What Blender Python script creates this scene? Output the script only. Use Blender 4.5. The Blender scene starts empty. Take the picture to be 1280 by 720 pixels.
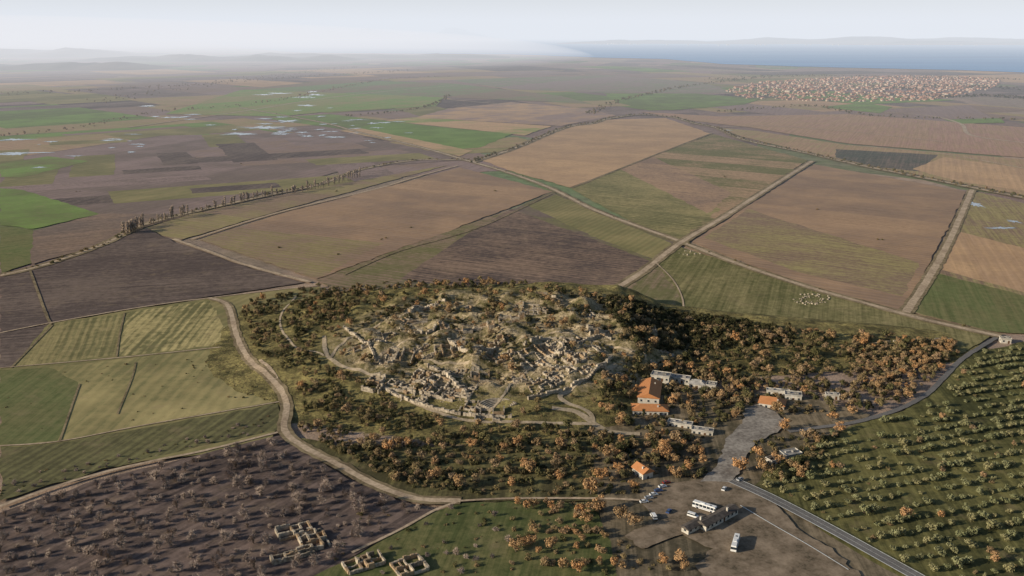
import bpy, math, random
import numpy as np
from mathutils import Vector, noise, Matrix
from mathutils.bvhtree import BVHTree
random.seed(7); R=random
scene=bpy.context.scene
scene.view_settings.view_transform='Standard'
try: scene.view_settings.look='None'
except Exception: pass
scene.view_settings.exposure=0
COL=scene.collection
# ---------------- camera ----------------
CH=220.0; F=1108.0; PITCH=math.atan(315/F)
cd=bpy.data.cameras.new("camera"); cam=bpy.data.objects.new("camera",cd); COL.objects.link(cam)
cd.sensor_width=36; cd.lens=36*F/1280; cd.clip_start=1; cd.clip_end=300000
cam.location=(0,0,CH); cam.rotation_euler=(math.pi/2-PITCH,0,0); scene.camera=cam
sp,cp=math.sin(PITCH),math.cos(PITCH)
def raydir(u,v):
    a=(u-640)/F; b=(360-v)/F
    return Vector((a, cp+b*sp, -sp+b*cp))
def P0(u,v):            # image point cast along its camera ray onto the flat plain
    d=raydir(u,v); t=CH/-d.z
    return Vector((d.x*t,d.y*t,0))
# ---------------- light ----------------
AZ=math.radians(252); EL=math.radians(19)
S=Vector((math.sin(AZ)*math.cos(EL),math.cos(AZ)*math.cos(EL),math.sin(EL)))
sl=bpy.data.lights.new("sun","SUN"); sl.energy=5.0; sl.angle=math.radians(.5); sl.color=(1,.87,.68)
so=bpy.data.objects.new("sun",sl); so.rotation_euler=S.to_track_quat('Z','Y').to_euler(); so.location=(0,0,500); COL.objects.link(so)
w=bpy.data.worlds.new("World"); scene.world=w; w.use_nodes=True
nt=w.node_tree; bg=nt.nodes["Background"]; sky=nt.nodes.new("ShaderNodeTexSky"); sky.sky_type='NISHITA'
sky.sun_disc=False; sky.sun_elevation=EL; sky.sun_rotation=AZ; sky.altitude=200; sky.air_density=1; sky.dust_density=1.0; sky.ozone_density=1.5
nt.links.new(sky.outputs[0],bg.inputs[0]); bg.inputs[1].default_value=0.09
# ---------------- node helpers ----------------
class NB:
    def __init__(s,name,rough=.9,spec=.1):
        s.mat=bpy.data.materials.new(name); s.mat.use_nodes=True; s.t=s.mat.node_tree; s.n=s.t.nodes
        s.b=s.n["Principled BSDF"]; s.b.inputs["Roughness"].default_value=rough
        s.b.inputs["Specular IOR Level"].default_value=spec
    def new(s,ty,**k):
        x=s.n.new(ty)
        for a,b in k.items(): setattr(x,a,b)
        return x
    def put(s,val,inp):
        if isinstance(val,(int,float)): inp.default_value=val
        elif isinstance(val,tuple): inp.default_value=(*val,1) if len(val)==3 and inp.type=='RGBA' else val
        else: s.t.links.new(val,inp)
    def m(s,op,a,b=0,c=None,clamp=False):
        x=s.new("ShaderNodeMath",operation=op); x.use_clamp=clamp; s.put(a,x.inputs[0]); s.put(b,x.inputs[1])
        if c is not None: s.put(c,x.inputs[2])
        return x.outputs[0]
    def pos(s): return s.new("ShaderNodeNewGeometry").outputs["Position"]
    def map(s,v,rot=0,scale=(1,1,1)):
        x=s.new("ShaderNodeMapping"); s.put(v,x.inputs[0]); x.inputs["Rotation"].default_value=(0,0,rot); x.inputs["Scale"].default_value=scale
        return x.outputs[0]
    def noise(s,v,scale,detail=5,rough=.6):
        x=s.new("ShaderNodeTexNoise"); s.put(v,x.inputs["Vector"]); x.inputs["Scale"].default_value=scale
        x.inputs["Detail"].default_value=detail; x.inputs["Roughness"].default_value=rough
        return x.outputs["Fac"]
    def mix(s,f,a,b,bt='MIX'):
        x=s.new("ShaderNodeMix",data_type='RGBA',blend_type=bt); s.put(f,x.inputs[0]); s.put(a,x.inputs[6]); s.put(b,x.inputs[7]); return x.outputs[2]
    def ramp(s,f,stops,const=False):
        x=s.new("ShaderNodeValToRGB"); s.put(f,x.inputs[0]); e=x.color_ramp.elements
        if const: x.color_ramp.interpolation='CONSTANT'
        e[0].position,e[0].color=stops[0][0],(*stops[0][1],1); e[1].position,e[1].color=stops[1][0],(*stops[1][1],1)
        for p,c in stops[2:]:
            q=e.new(p); q.color=(*c,1)
        return x.outputs[0]
    def col(s,c): s.put(c,s.b.inputs["Base Color"])
    def bump(s,h,dist,st=1):
        x=s.new("ShaderNodeBump"); s.put(h,x.inputs["Height"]); x.inputs["Distance"].default_value=dist; x.inputs["Strength"].default_value=st
        s.put(x.outputs[0],s.b.inputs["Normal"])
def sc(c,k): return tuple(x*k for x in c)
def noisy(name,a,b,scale=1.0,rough=.9,spec=.1,big=0.03,bump=0):
    k=NB(name,rough,spec); p=k.pos()
    f=k.m('ADD',k.m('MULTIPLY',k.m('SUBTRACT',k.noise(p,scale),.5),2.6),k.m('MULTIPLY',k.m('SUBTRACT',k.noise(p,big),.5),2.2))
    f=k.m('ADD',f,.5,clamp=True); k.col(k.mix(f,a,b))
    if bump: k.bump(k.noise(p,scale),bump)
    return k.mat
fcount=0; KF=1.72
def fieldmat(a,b,ang=0,row=9,rc=.2,strip=70,stc=.5,fine=2.0,big=3.8):
    global fcount; fcount+=1
    a,b=sc(a,KF),sc(b,KF)
    k=NB("field_soil_%d"%fcount,.95,.05); p=k.pos(); mp=k.map(p,math.radians(ang))
    s=k.new("ShaderNodeSeparateXYZ"); k.put(mp,s.inputs[0]); x=s.outputs[0]
    nb=k.noise(p,.011,7,.66); nf=k.noise(p,.16,6,.8)
    xd=k.m('ADD',x,k.m('MULTIPLY',k.noise(p,.03,2),6.0))
    rows=k.m('SINE',k.m('MULTIPLY',xd,2*math.pi/row))
    st=k.noise(k.map(mp,0,(.30,.006,1)),1.0,5,.7)
    wn=k.new("ShaderNodeTexWhiteNoise",noise_dimensions='1D'); k.put(k.m('FLOOR',k.m('DIVIDE',k.m('ADD',x,k.m('MULTIPLY',nf,3)),strip)),wn.inputs["W"])
    f=k.m('MULTIPLY',k.m('SUBTRACT',nb,.5),big)
    f=k.m('ADD',f,k.m('MULTIPLY',k.m('SUBTRACT',nf,.5),fine))
    f=k.m('ADD',f,k.m('MULTIPLY',k.m('SUBTRACT',st,.5),2.0))
    f=k.m('ADD',f,k.m('MULTIPLY',k.m('SUBTRACT',wn.outputs[0],.5),stc))
    f=k.m('ADD',f,k.m('MULTIPLY',rows,rc))
    f=k.m('ADD',f,.5,clamp=True)
    c=k.mix(f,a,b)
    dk=k.m('MULTIPLY',k.m('SUBTRACT',k.m('ADD',k.m('MULTIPLY',nf,.5),k.m('MULTIPLY',st,.5)),.36),4,clamp=True)
    c=k.mix(dk,k.mix(.6,c,sc(a,.25)),c)
    fl=k.m('MULTIPLY',k.m('SUBTRACT',k.noise(p,.045,7,.8),.54),5,clamp=True)
    c=k.mix(k.m('MULTIPLY',fl,.5),c,(.30,.225,.14))
    k.col(c); return k.mat
# ---------------- terrain ----------------
def ss(t): t=max(0,min(1,t)); return t*t*(3-2*t)
def itp(x,a,b): return float(np.interp(x,a,b))
BUMPS=[]
for (u,v,h,r) in [(500,398,5,9),(560,392,6,10),(690,402,7,11),(662,398,4,8),(735,412,6,9),(610,395,4,9),(585,470,4,8),(545,430,3,7),(770,432,4,10),(455,400,3,10),(640,440,4,9),(520,395,4,7),(715,420,4,8)]:
    q=P0(u,v); BUMPS.append((q.x,q.y-8,h,r))
def mask(x,y):
    yb=itp(x,[-200,-130,50,100,180,330],[705,722,720,712,680,640])
    top=itp(x,[-240,-190,-110,40,88,128,200,300,350],[0,3,15,21,20,7,5,3,0])/20
    yf0=itp(x,[-200,0,60,120,340],[500,440,455,545,585]); w_=itp(x,[-200,0,60,120,340],[120,160,150,90,45])
    return top*ss((y-yf0)/w_)*(1-ss((y-(yb-4))/30))
def exca(x,y):
    q=((x-2)/128)**2+((y-603)/95)**2
    return 1-ss((q-.75)/.5)
def H(x,y):
    m=mask(x,y)
    if m<=0: return 0.0
    h=20*m; v=Vector((x,y,0)); mm=min(1,m*3)
    h+=mm*2.6*noise.noise(v/32)+mm*1.0*noise.noise(v/9)
    e=exca(x,y)
    if e>0: h+=mm*e*(4.6*noise.noise(v/15+Vector((9,2,0)))+2.0*noise.noise(v/5.5)-1.0)
    for bx,by,bh,br in BUMPS:
        d=(x-bx)**2+(y-by)**2
        if d<9*br*br: h+=mm*bh*math.exp(-d/(br*br))
    return max(h,0)
def axis(lo,hi,step,far,neg):
    a=list(np.arange(lo,hi,step)); s=step; x=a[-1]
    while x<far: s*=1.28; x+=s; a.append(x)
    s=step; x=lo; pre=[]
    while x>neg: s*=1.28; x-=s; pre.append(x)
    return pre[::-1]+a
xs=axis(-250,360,2.4,70000,-70000); ys=axis(425,765,2.4,75000,-9000)
gv=[];bare=[]
for y in ys:
    for x in xs:
        gv.append((x,y,H(x,y))); bare.append(exca(x,y)*min(1,mask(x,y)*4))
nx=len(xs)
gf=[(j*nx+i,j*nx+i+1,(j+1)*nx+i+1,(j+1)*nx+i) for j in range(len(ys)-1) for i in range(nx-1)]
gm=bpy.data.meshes.new("ground"); gm.from_pydata(gv,[],gf)
at=gm.attributes.new("bare","FLOAT","POINT"); at.data.foreach_set("value",bare)
at=gm.attributes.new("mound","FLOAT","POINT"); at.data.foreach_set("value",[1.0 if z>0.02 else 0.0 for (_,_,z) in gv])
gm.polygons.foreach_set("use_smooth",[True]*len(gf))
ground=bpy.data.objects.new("ground",gm); COL.objects.link(ground)
bvh=BVHTree.FromPolygons(gv,gf)
def drop(x,y):
    h=bvh.ray_cast(Vector((x,y,900)),Vector((0,0,-1)))
    return h[0].z if h[0] else 0.0
def PB(u,v):
    h=bvh.ray_cast(Vector((0,0,CH)),raydir(u,v).normalized())
    return h[0] if h[0] else P0(u,v)
k=NB("ground_soil",.95,.05); p=k.pos()
vor=k.new("ShaderNodeTexVoronoi",feature='F1',distance='CHEBYCHEV'); k.put(k.map(p,.5,(1/330,1/700,0)),vor.inputs["Vector"]); vor.inputs["Scale"].default_value=1
sepc=k.new("ShaderNodeSeparateColor"); k.put(vor.outputs["Color"],sepc.inputs[0])
patch=k.ramp(sepc.outputs[0],[(0,(.28,.20,.17)),(.22,(.42,.31,.23)),(.4,(.19,.15,.135)),(.55,(.33,.26,.19)),(.68,(.19,.22,.11)),(.78,(.34,.23,.21)),(.9,(.2,.26,.13))],True)
n1=k.noise(p,.004,7,.65); n2=k.noise(p,.05,6,.7)
far=k.mix(k.m('MULTIPLY',k.m('SUBTRACT',n1,.45),3.0,clamp=True),patch,(.33,.245,.22))
far=k.mix(k.m('MULTIPLY',k.m('SUBTRACT',n2,.42),3,clamp=True),far,k.mix(.6,far,(.05,.045,.03)))
ab=k.new("ShaderNodeAttribute",attribute_name="bare").outputs["Fac"]; am=k.new("ShaderNodeAttribute",attribute_name="mound").outputs["Fac"]
n3=k.noise(p,.06,6,.75); n4=k.noise(p,.45,6,.75)
grass=k.mix(k.m('MULTIPLY',k.m('SUBTRACT',n3,.40),4,clamp=True),(.085,.08,.035),(.42,.35,.14))
grass=k.mix(k.m('MULTIPLY',k.m('SUBTRACT',n4,.46),5,clamp=True),grass,(.08,.06,.035))
earth=k.mix(k.m('MULTIPLY',k.m('SUBTRACT',n4,.38),5,clamp=True),(.10,.075,.045),(.55,.44,.28))
ef=k.m('MULTIPLY',ab,k.m('MULTIPLY',k.m('SUBTRACT',k.noise(p,.06,6,.75),.42),7,clamp=True))
md=k.mix(ef,grass,earth)
k.col(k.mix(am,far,md)); k.bump(k.noise(p,.5,6,.7),.8); gm.materials.append(k.mat)
# ---------------- flat sheets ----------------
occ=set()
def mark(x,y,r):
    n=int(math.ceil(r/2))
    for i in range(-n,n+1):
        for j in range(-n,n+1): occ.add((int(x//2)+i,int(y//2)+j))
def mesh_obj(name,vs,fs,mats,mi=None,parent=None,smooth=False,link=True):
    me=bpy.data.meshes.new(name); me.from_pydata([tuple(q) for q in vs],[],fs)
    for m_ in (mats if isinstance(mats,list) else [mats]): me.materials.append(m_)
    if mi: me.polygons.foreach_set("material_index",mi)
    if smooth: me.polygons.foreach_set("use_smooth",[True]*len(fs))
    me.update()
    if not link: return me
    o=bpy.data.objects.new(name,me); COL.objects.link(o)
    if parent: o.parent=parent
    return o
zl=[0.02]
def field(px,mat,name="field",world=None):
    zl[0]+=.004; z=zl[0]
    pts=world or [P0(u,v) for u,v in px]; out=[]
    n=len(pts)
    for i in range(n):
        a,b=pts[i],pts[(i+1)%n]; L=(b-a).length; c=max(1,min(40,int(L/8)))
        for j in range(c):
            q=a.lerp(b,j/c); wob=2.2+q.y/900
            out.append((q.x+wob*noise.noise(q/(9+q.y/200)),q.y+wob*noise.noise(q/(9+q.y/200)+Vector((5,5,5))),z))
    return mesh_obj(name,out,[tuple(range(len(out)))],mat)
def blob(u,v,ru,rv,mat,name,z=None):
    a=P0(u,v); rx=(P0(u+ru,v)-a).length; ry=abs(P0(u,v-rv).y-P0(u,v+rv).y)/2; zl[0]+=.002
    vs=[]
    for i in range(90):
        t=i/90*2*math.pi; q=Vector((math.cos(t)*2,math.sin(t)*2,u*.1)); r=max(.12,.7+.95*noise.noise(q)+.8*noise.noise(q*3))
        vs.append((a.x+rx*r*math.cos(t),a.y+ry*r*math.sin(t),zl[0]))
    return mesh_obj(name,vs,[tuple(range(90))],mat)
BR=(.285,.19,.12); BR2=(.185,.13,.095); DK=(.080,.062,.056); DK2=(.13,.10,.083); GR=(.145,.21,.06); GR2=(.105,.12,.05)
OL=(.22,.185,.088); OL2=(.125,.118,.055); OR=(.38,.25,.145); VI=(.205,.15,.135); GY=(.32,.265,.125)
F_=field; M=fieldmat
pm=[M(VI,BR2,20,20,.1,200,.9),M(BR,OL,-55,20,.1,200,.9),M(DK2,VI,60,20,.1,200,.9),M(GR,GR2,30,20,.1,200,.9),M(OL,OL2,30,20,.1,200,.9),M(OR,BR,-60,20,.1,200,.9),M(DK,DK2,10,20,.1,200,.5)]
for i in range(230):
    v=R.choice((R.uniform(84,120),R.uniform(110,205))); u=R.uniform(-20,1300)
    if v>150 and 560<u: continue
    c=P0(u,v); L=R.uniform(90,260)*(1+c.y/3500); W_=R.uniform(35,110)*(1+c.y/3000); a=math.radians(R.choice((28,-62))+(15 if u<500 else -5)+R.uniform(-4,4)); ca,sa=math.cos(a),math.sin(a)
    field(None,R.choices(pm,[4,3,3,1.0,2,2,2])[0],"field",[Vector((c.x+x*ca-y*sa,c.y+x*sa+y*ca,0)) for x,y in ((-L,-W_),(L,-W_),(L*.98,W_),(-L,W_))])
F_([(0,200),(200,170),(420,165),(520,185),(590,200),(440,210),(240,268),(125,268),(25,238),(0,238)],M(VI,DK2,20,14,.15,120,1.2),"field")
for i in range(26):
    u,v=R.uniform(0,470),R.uniform(175,250)
    if v>268-abs(u-240)*.15 or v>215 and u>330: continue
    c=P0(u,v); L=R.uniform(60,190); W_=R.uniform(20,60); a=math.radians(R.choice((25,25,-65))+R.uniform(-3,3)); ca,sa=math.cos(a),math.sin(a)
    field(None,R.choice(pm[:1]+pm[2:3]+pm[4:5]+pm[6:]),"field",[Vector((c.x+x*ca-y*sa,c.y+x*sa+y*ca,0)) for x,y in ((-L,-W_),(L,-W_),(L*.98,W_),(-L,W_))])
F_([(40,290),(125,268),(240,268),(180,285),(130,306),(38,332)],M(DK2,BR2,60,9,.2),"field")
F_([(0,236),(28,238),(125,268),(42,287),(0,282)],M(sc(GR,.95),GR2,60,9,.2,60,.6),"field")
F_([(0,284),(42,288),(38,330),(0,343)],M(GR2,OL2,50,9,.2),"field")
F_([(0,348),(130,308),(182,286),(215,302),(300,332),(380,354),(262,372),(150,390),(0,417)],M(DK,DK2,75,7,.2,80,.6),"field")
F_([(182,286),(240,268),(400,235),(560,207),(350,264),(222,302)],M(OL,BR2,-60,9,.2,60,.8),"field")
F_([(250,300),(350,268),(470,238),(575,210),(690,240),(560,290),(395,350)],M(BR,BR2,-62,8,.2,90,.9),"field")
F_([(250,300),(300,285),(480,305),(395,350)],M(OL,BR2,-62,8,.2,90,.9),"field")
F_([(395,351),(560,290),(640,263),(670,310),(560,365),(440,375)],M(OL2,BR2,-62,8,.2,60,.8),"field")
F_([(640,263),(690,240),(740,264),(848,304),(755,370),(700,400),(440,375),(560,330)],M(DK2,OL2,-62,8,.2,55,1.0),"field")
F_([(590,290),(640,262),(820,330),(770,362),(690,375),(500,350)],M(DK,BR2,-62,7,.2,70,.5),"field")
F_([(660,258),(695,244),(790,285),(840,305),(820,326),(740,296)],M(OL,OL2,28,8,.2),"field")
F_([(600,200),(640,188),(700,162),(760,150),(832,148),(890,168),(712,235),(640,215)],M(OR,BR,-58,12,.2,110,.5),"field")
F_([(714,237),(830,190),(892,168),(1010,201),(850,302),(790,278)],M(OL2,BR,-55,9,.2,80,1.2),"field")
F_([(714,237),(775,212),(900,262),(850,300),(790,278)],M(OL2,OL,-55,9,.2,80,.8),"field")
F_([(775,212),(815,196),(915,242),(885,268)],M(BR2,BR,-55,9,.2,80,.8),"field")
F_([(865,303),(1017,206),(1208,240),(1130,390),(1000,355)],M(BR,BR2,-55,9,.2,90,.7),"field")
F_([(880,298),(935,262),(1150,330),(1128,372),(1000,342)],M(BR2,OL,-55,9,.2,90,.7),"field")
F_([(1140,392),(1218,240),(1285,256),(1285,418),(1245,417)],M(BR2,OL,20,9,.2),"field")
F_([(1142,391),(1168,342),(1285,372),(1285,418),(1245,417)],M(GR2,OL2,20,9,.15),"field")
F_([(1180,318),(1195,290),(1285,312),(1285,368),(1175,338)],M(OR,BR,20,9,.2),"field")
F_([(755,372),(850,310),(930,335),(1080,382),(1190,412),(1240,421),(1200,445),(960,440),(800,440)],M((.10,.098,.042),(.18,.155,.075),20,9,.05,200,.2),"field")
F_([(770,371),(822,332),(850,372),(850,400),(780,400)],M(OL2,BR2,20,9,.1),"field")
F_([(895,160),(945,164),(1060,182),(1285,200),(1285,246),(1180,226),(1040,198),(930,172)],M(BR,OL,25,12,.2,90,.8),"field")
F_([(1045,187),(1172,194),(1148,215),(1100,210),(1045,198)],M((.07,.075,.06),DK2,25,12,.1),"field")
F_([(1140,212),(1180,197),(1285,212),(1285,240),(1200,228)],M(OR,BR,25,12,.2),"field")
F_([(800,140),(900,146),(1060,143),(1285,160),(1285,198),(1060,180),(940,160),(870,152)],M(BR,(.28,.17,.13),25,20,.2,200,.8),"field")
F_([(448,160),(480,152),(640,168),(600,185),(560,188)],M(GR,sc(GR,.7),60,12,.2,70,.4),"field")
F_([(480,151),(520,147),(690,158),(655,170),(640,168)],M(OR,GR,60,12,.2,90,1.6),"field")
F_([(425,164),(448,160),(590,189),(575,196),(520,183)],M(OR,OL,60,12,.2,90,.8),"field")
F_([(205,143),(300,113),(400,104),(555,122),(545,133),(400,141),(350,146)],M(GR,OL,30,20,.1,200,1.2),"field")
F_([(300,112),(420,100),(560,104),(700,120),(740,130),(560,122)],M((.14,.18,.08),BR2,30,20,.1,240,1.6),"field")
F_([(560,136),(640,128),(730,136),(770,145),(700,158),(520,147)],M(OR,VI,30,20,.1,150,.8),"field")
F_([(755,117),(870,117),(950,124),(930,131),(840,138),(800,136),(770,128)],M(GR,GR2,30,20,.1,150,.8),"field")
F_([(560,100),(760,94),(880,104),(920,116),(755,116),(640,112)],M((.15,.17,.09),VI,30,20,.1,260,1.6),"field")
F_([(1025,134),(1080,129),(1115,134),(1100,142)],M(GR,GR2,30,20,.1,150,.4),"field")
F_([(1180,150),(1250,148),(1255,154),(1200,155)],M(GR,GR2,30,20,.1,150,.4),"field")
F_([(0,205),(60,196),(110,202),(30,222),(0,222)],M(GR,OL2,30,20,.1,150,.9),"field")
F_([(0,418),(150,391),(262,374),(340,364),(400,360),(420,420),(330,460),(345,500),(340,560),(0,600)],M(OL,OL2,20,8,.2),"field")
F_([(0,417),(62,407),(14,461),(0,461)],M(DK,DK2,75,7,.2),"field")
F_([(66,406),(156,393),(145,446),(16,461)],M(OL2,OL,-18,5,.4,18,.8),"field")
F_([(158,392),(262,377),(292,431),(147,447)],M(OL2,GY,-5,6,.4,22,.9),"field")
F_([(0,465),(60,461),(100,480),(75,553),(0,558)],M(GR2,OL2,0,8,.1),"field")
F_([(60,461),(150,451),(295,436),(312,458),(350,502),(180,533),(75,553),(100,480)],M(GY,OL2,0,8,.12,60,.3),"field")
F_([(0,562),(75,556),(180,537),(350,506),(356,538),(250,560),(130,588),(0,628)],M((.08,.075,.04),OL2,15,5,.4,40,.5),"field")
F_([(-5,645),(130,600),(255,570),(350,546),(420,592),(500,628),(545,640),(450,692),(380,735),(-5,735)],M(sc(DK,.85),(.135,.10,.085),35,6,.2,60,.3),"field")
F_([(545,641),(574,632),(700,628),(745,640),(800,735),(370,735),(450,694)],M((.065,.078,.03),(.125,.115,.05),10,6,.1,50,.3),"field")
F_([(740,505),(900,488),(1010,498),(1085,520),(1000,610),(880,610),(740,570)],M((.07,.06,.038),(.17,.135,.09),5,5,.1,50,.2),"field")
F_([(356,545),(420,560),(560,560),(760,545),(880,560),(900,600),(745,628),(574,630),(470,612),(400,575)],M((.055,.05,.026),(.13,.115,.05),5,5,.1,50,.2),"field")
F_([(740,560),(880,560),(905,600),(1000,640),(1150,740),(780,740),(745,630)],M((.07,.06,.04),(.17,.135,.09),5,5,.1,50,.2),"field")
F_([(1200,448),(1285,428),(1285,740),(1150,740),(940,612),(965,580),(1060,535),(1130,515),(1180,480)],M((.048,.05,.022),(.125,.115,.045),8,6,.1,50,.3),"field")
# ---------------- water ----------------
k=NB("sea_water",.5,.06); p=k.pos(); k.col(k.mix(k.m('MULTIPLY',k.m('SUBTRACT',k.noise(k.map(p,.1,(.0003,.0012,1)),1,5),.35),3,clamp=True),(.045,.21,.45),(.09,.29,.53))); SEA=k.mat
k=NB("flood_water",.12,.5); k.col((.34,.37,.41)); k.bump(k.noise(k.pos(),.2,3),.04); WAT=k.mat
sp_=[(300,60),(380,66),(520,67),(640,68),(740,72),(830,74),(900,80),(1000,84),(1100,86),(1200,88),(1290,92),(1500,93)]
sv=[P0(*q) for q in sp_]; sv2=[]
for i in range(len(sv)-1):
    for j in range(14):
        q=sv[i].lerp(sv[i+1],j/14); q.y+=180*noise.noise(q/600)+60*noise.noise(q/150); sv2.append((q.x,q.y,3.0))
sv2+=[(60000,6000,3.0),(60000,70000,3.0),(-26000,70000,3.0)]
mesh_obj("sea_water",sv2,[tuple(range(len(sv2)))],SEA)
for b_ in [(330,160,26,2.0),(300,168,20,1.4),(360,152,16,1.6),(225,147,12,1.2),(25,192,22,2.0),(1218,256,9,4),(1250,286,24,1.6),(1268,278,6,2),(420,172,14,1),(375,122,16,1.2),(905,163,8,1),(20,175,20,1.3),(50,210,10,1)]:
    blob(*b_,WAT,"flood_water")
for i in range(70):
    cu,cv=R.choice(((335,162),(330,160),(30,185),(225,150),(440,160),(150,180),(380,125)))
    blob(cu+R.gauss(0,38),cv+R.gauss(0,8),R.uniform(3,12),R.uniform(.3,1.0),WAT,"flood_water")
# ---------------- roads ----------------
def crom(pts,step):
    out=[]; n=len(pts)
    for i in range(n-1):
        a=pts[max(i-1,0)];b=pts[i];c=pts[i+1];d=pts[min(i+2,n-1)]
        cnt=max(2,int((c-b).length/step))
        for j in range(cnt):
            t=j/cnt; out.append(.5*((2*b)+(c-a)*t+(2*a-5*b+4*c-d)*t*t+(3*b-a-3*c+d)*t**3))
    out.append(pts[-1].copy()); return out
DIRT=noisy("dirt_road_surface",(.30,.225,.155),(.56,.44,.31),.5,big=.05)
VERGE=noisy("verge_grass",(.13,.10,.06),(.31,.245,.145),.25)
ASPH=noisy("asphalt",(.13,.125,.12),(.20,.19,.18),.8)
WHITE=noisy("white_paint",(.5,.5,.47),(.75,.75,.72),1)
CONC=noisy("paving_concrete",(.16,.14,.12),(.36,.325,.28),.5,big=.09)
PATH=noisy("path_gravel",(.30,.24,.16),(.52,.42,.30),.6)
def ribbon(px,wd,mat,name,drape=False,zo=0,step=None,occr=None,jit=.28,offset=0):
    pts=[(PB if drape else P0)(u,v) for u,v in px]
    for q in pts: q.z=0
    far=max(q.y for q in pts); step=step or (2.2 if drape else max(3,far/150))
    c=crom(pts,step); vs=[];fs=[]; cols=3
    zl[0]+=.004
    for i,q in enumerate(c):
        t=(c[min(i+1,len(c)-1)]-c[max(i-1,0)]); t.z=0; t.normalize(); nn=Vector((-t.y,t.x,0))
        for j in range(cols):
            s=(j/(cols-1)-.5)*wd*(1+jit*noise.noise(q/7+Vector((j*7,0,0))))+offset
            r=q+nn*s
            z=(max(drop(r.x,r.y)+.25,zl[0]+.02) if drape else zl[0]+.02)+zo
            vs.append((r.x,r.y,z))
        if q.y<1100: mark(q.x,q.y,(occr if occr is not None else wd*.5+.6))
    for i in range(len(c)-1):
        for j in range(cols-1):
            a=i*cols+j; fs.append((a,a+1,a+cols+1,a+cols))
    mesh_obj(name,vs,fs,mat); return c
R3=[(0,346),(60,331),(130,306),(165,288),(182,281),(240,266),(330,246),(400,231),(450,213),(520,201),(590,201)]
R5=[(300,135),(400,153),(445,165),(520,183),(590,203),(640,218),(690,237),(740,262),(800,285),(850,303),(920,330),(1000,357),(1080,380),(1160,402),(1250,422)]
R6=[(590,203),(640,187),(690,166),(715,158),(740,155),(760,149),(800,144),(840,147),(870,155),(895,160),(930,175),(1000,190),(1080,208),(1180,228),(1290,250)]
for r,wd in ((R3,13),(R6,20),(R5,13)): ribbon(r,wd,VERGE,"verge",occr=0)
dr=lambda px,wd,**k_: ribbon(px,wd,DIRT,"dirt_road",**k_)
c3=dr(R3,4.5); c5=dr(R5,5.5); c6=dr(R6,7)
dr([(217,300),(260,315),(300,330),(345,343),(388,354)],5)
dr([(240,300),(350,266),(470,237),(520,222),(572,208)],4)
ribbon([(753,372),(800,343),(850,305),(900,275),(950,243),(1015,202)],13,VERGE,"verge",occr=0)
dr([(753,372),(800,343),(850,305),(900,275),(950,243),(1015,202)],6)
ribbon([(1132,392),(1160,350),(1190,295),(1215,238)],12,VERGE,"verge",occr=0)
dr([(1132,392),(1160,350),(1190,295),(1215,238)],6.5)
dr([(820,330),(840,350),(852,372),(855,395)],1.4)
dr([(1060,182),(1170,192),(1290,213)],5)
dr([(1090,140),(1160,145),(1200,155),(1215,170),(1290,180)],9)
dr([(895,160),(960,158),(1060,165),(1180,178)],5)
dr([(560,125),(620,130),(740,140)],8); dr([(160,160),(300,140),(430,120),(560,108),(700,98)],8)
ribbon([(430,345),(500,315),(600,285),(690,243)],2.4,VERGE,"verge")
ribbon([(714,236),(830,190),(890,167)],5,VERGE,"verge")
ribbon([(38,340),(60,400),(66,406)],2.2,VERGE,"verge"); ribbon([(66,408),(40,435),(14,462)],1.6,VERGE,"verge")
ribbon([(156,393),(150,420),(146,448)],1.2,VERGE,"verge")
dr([(0,418),(60,406),(150,390),(215,380),(262,374),(330,366),(395,358)],2)
dr([(0,462),(150,449),(294,434)],1.4); dr([(0,560),(75,554),(180,534),(352,504)],1.3)
ribbon([(75,554),(90,510),(100,482)],1.2,VERGE,"verge"); ribbon([(147,520),(165,475),(170,455)],1,VERGE,"verge")
dr([(0,636),(60,614),(130,593),(200,577),(255,566),(355,541)],2.2)
ribbon([(262,374),(285,384),(296,420),(312,450),(345,480),(358,505),(356,540),(378,560),(420,582),(470,609),(520,626),(576,629)],8,VERGE,"verge",drape=True)
dr([(262,374),(285,384),(296,420),(312,450),(345,480),(358,505),(356,540),(378,560),(420,582),(470,609),(520,626),(576,629)],3.8,drape=True,zo=.06)
dr([(325,450),(345,472),(352,500)],2.4,drape=True)
dr([(576,629),(640,626),(745,626),(800,628)],1.8,drape=True)
dr([(440,694),(500,665),(545,640),(576,629)],1.6,drape=True)
pt=lambda px,wd,**k_: ribbon(px,wd,PATH,"path",drape=True,**k_)
pt([(405,420),(412,448),(460,468),(485,487),(520,505),(560,520),(600,527),(660,528),(742,530)],3.0)
pt([(742,530),(735,515),(700,497),(720,480),(745,462),(770,455)],3)
pt([(690,510),(720,515),(760,540),(800,545)],4.5); pt([(412,448),(430,428),(470,408),(520,385)],2)
pt([(470,450),(500,430),(540,420),(580,412),(620,405)],1.8); pt([(600,527),(625,500),(640,480),(660,462),(700,430)],1.6)
pt([(520,430),(540,450),(575,455),(610,470)],1.8); pt([(640,428),(680,420),(740,425),(790,440)],1.6)
pt([(370,372),(350,400),(365,430),(405,445)],1.6)
ribbon([(985,542),(1030,536),(1070,530),(1120,515),(1155,497),(1180,474),(1203,450),(1245,424)],3.6,ASPH,"road",drape=True)
def inside(p_,poly):
    x,y=p_; c=False; n=len(poly); j=n-1
    for i in range(n):
        a,b=poly[i],poly[j]
        if (a.y>y)!=(b.y>y) and x<(b.x-a.x)*(y-a.y)/(b.y-a.y)+a.x: c=not c
        j=i
    return c
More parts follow.
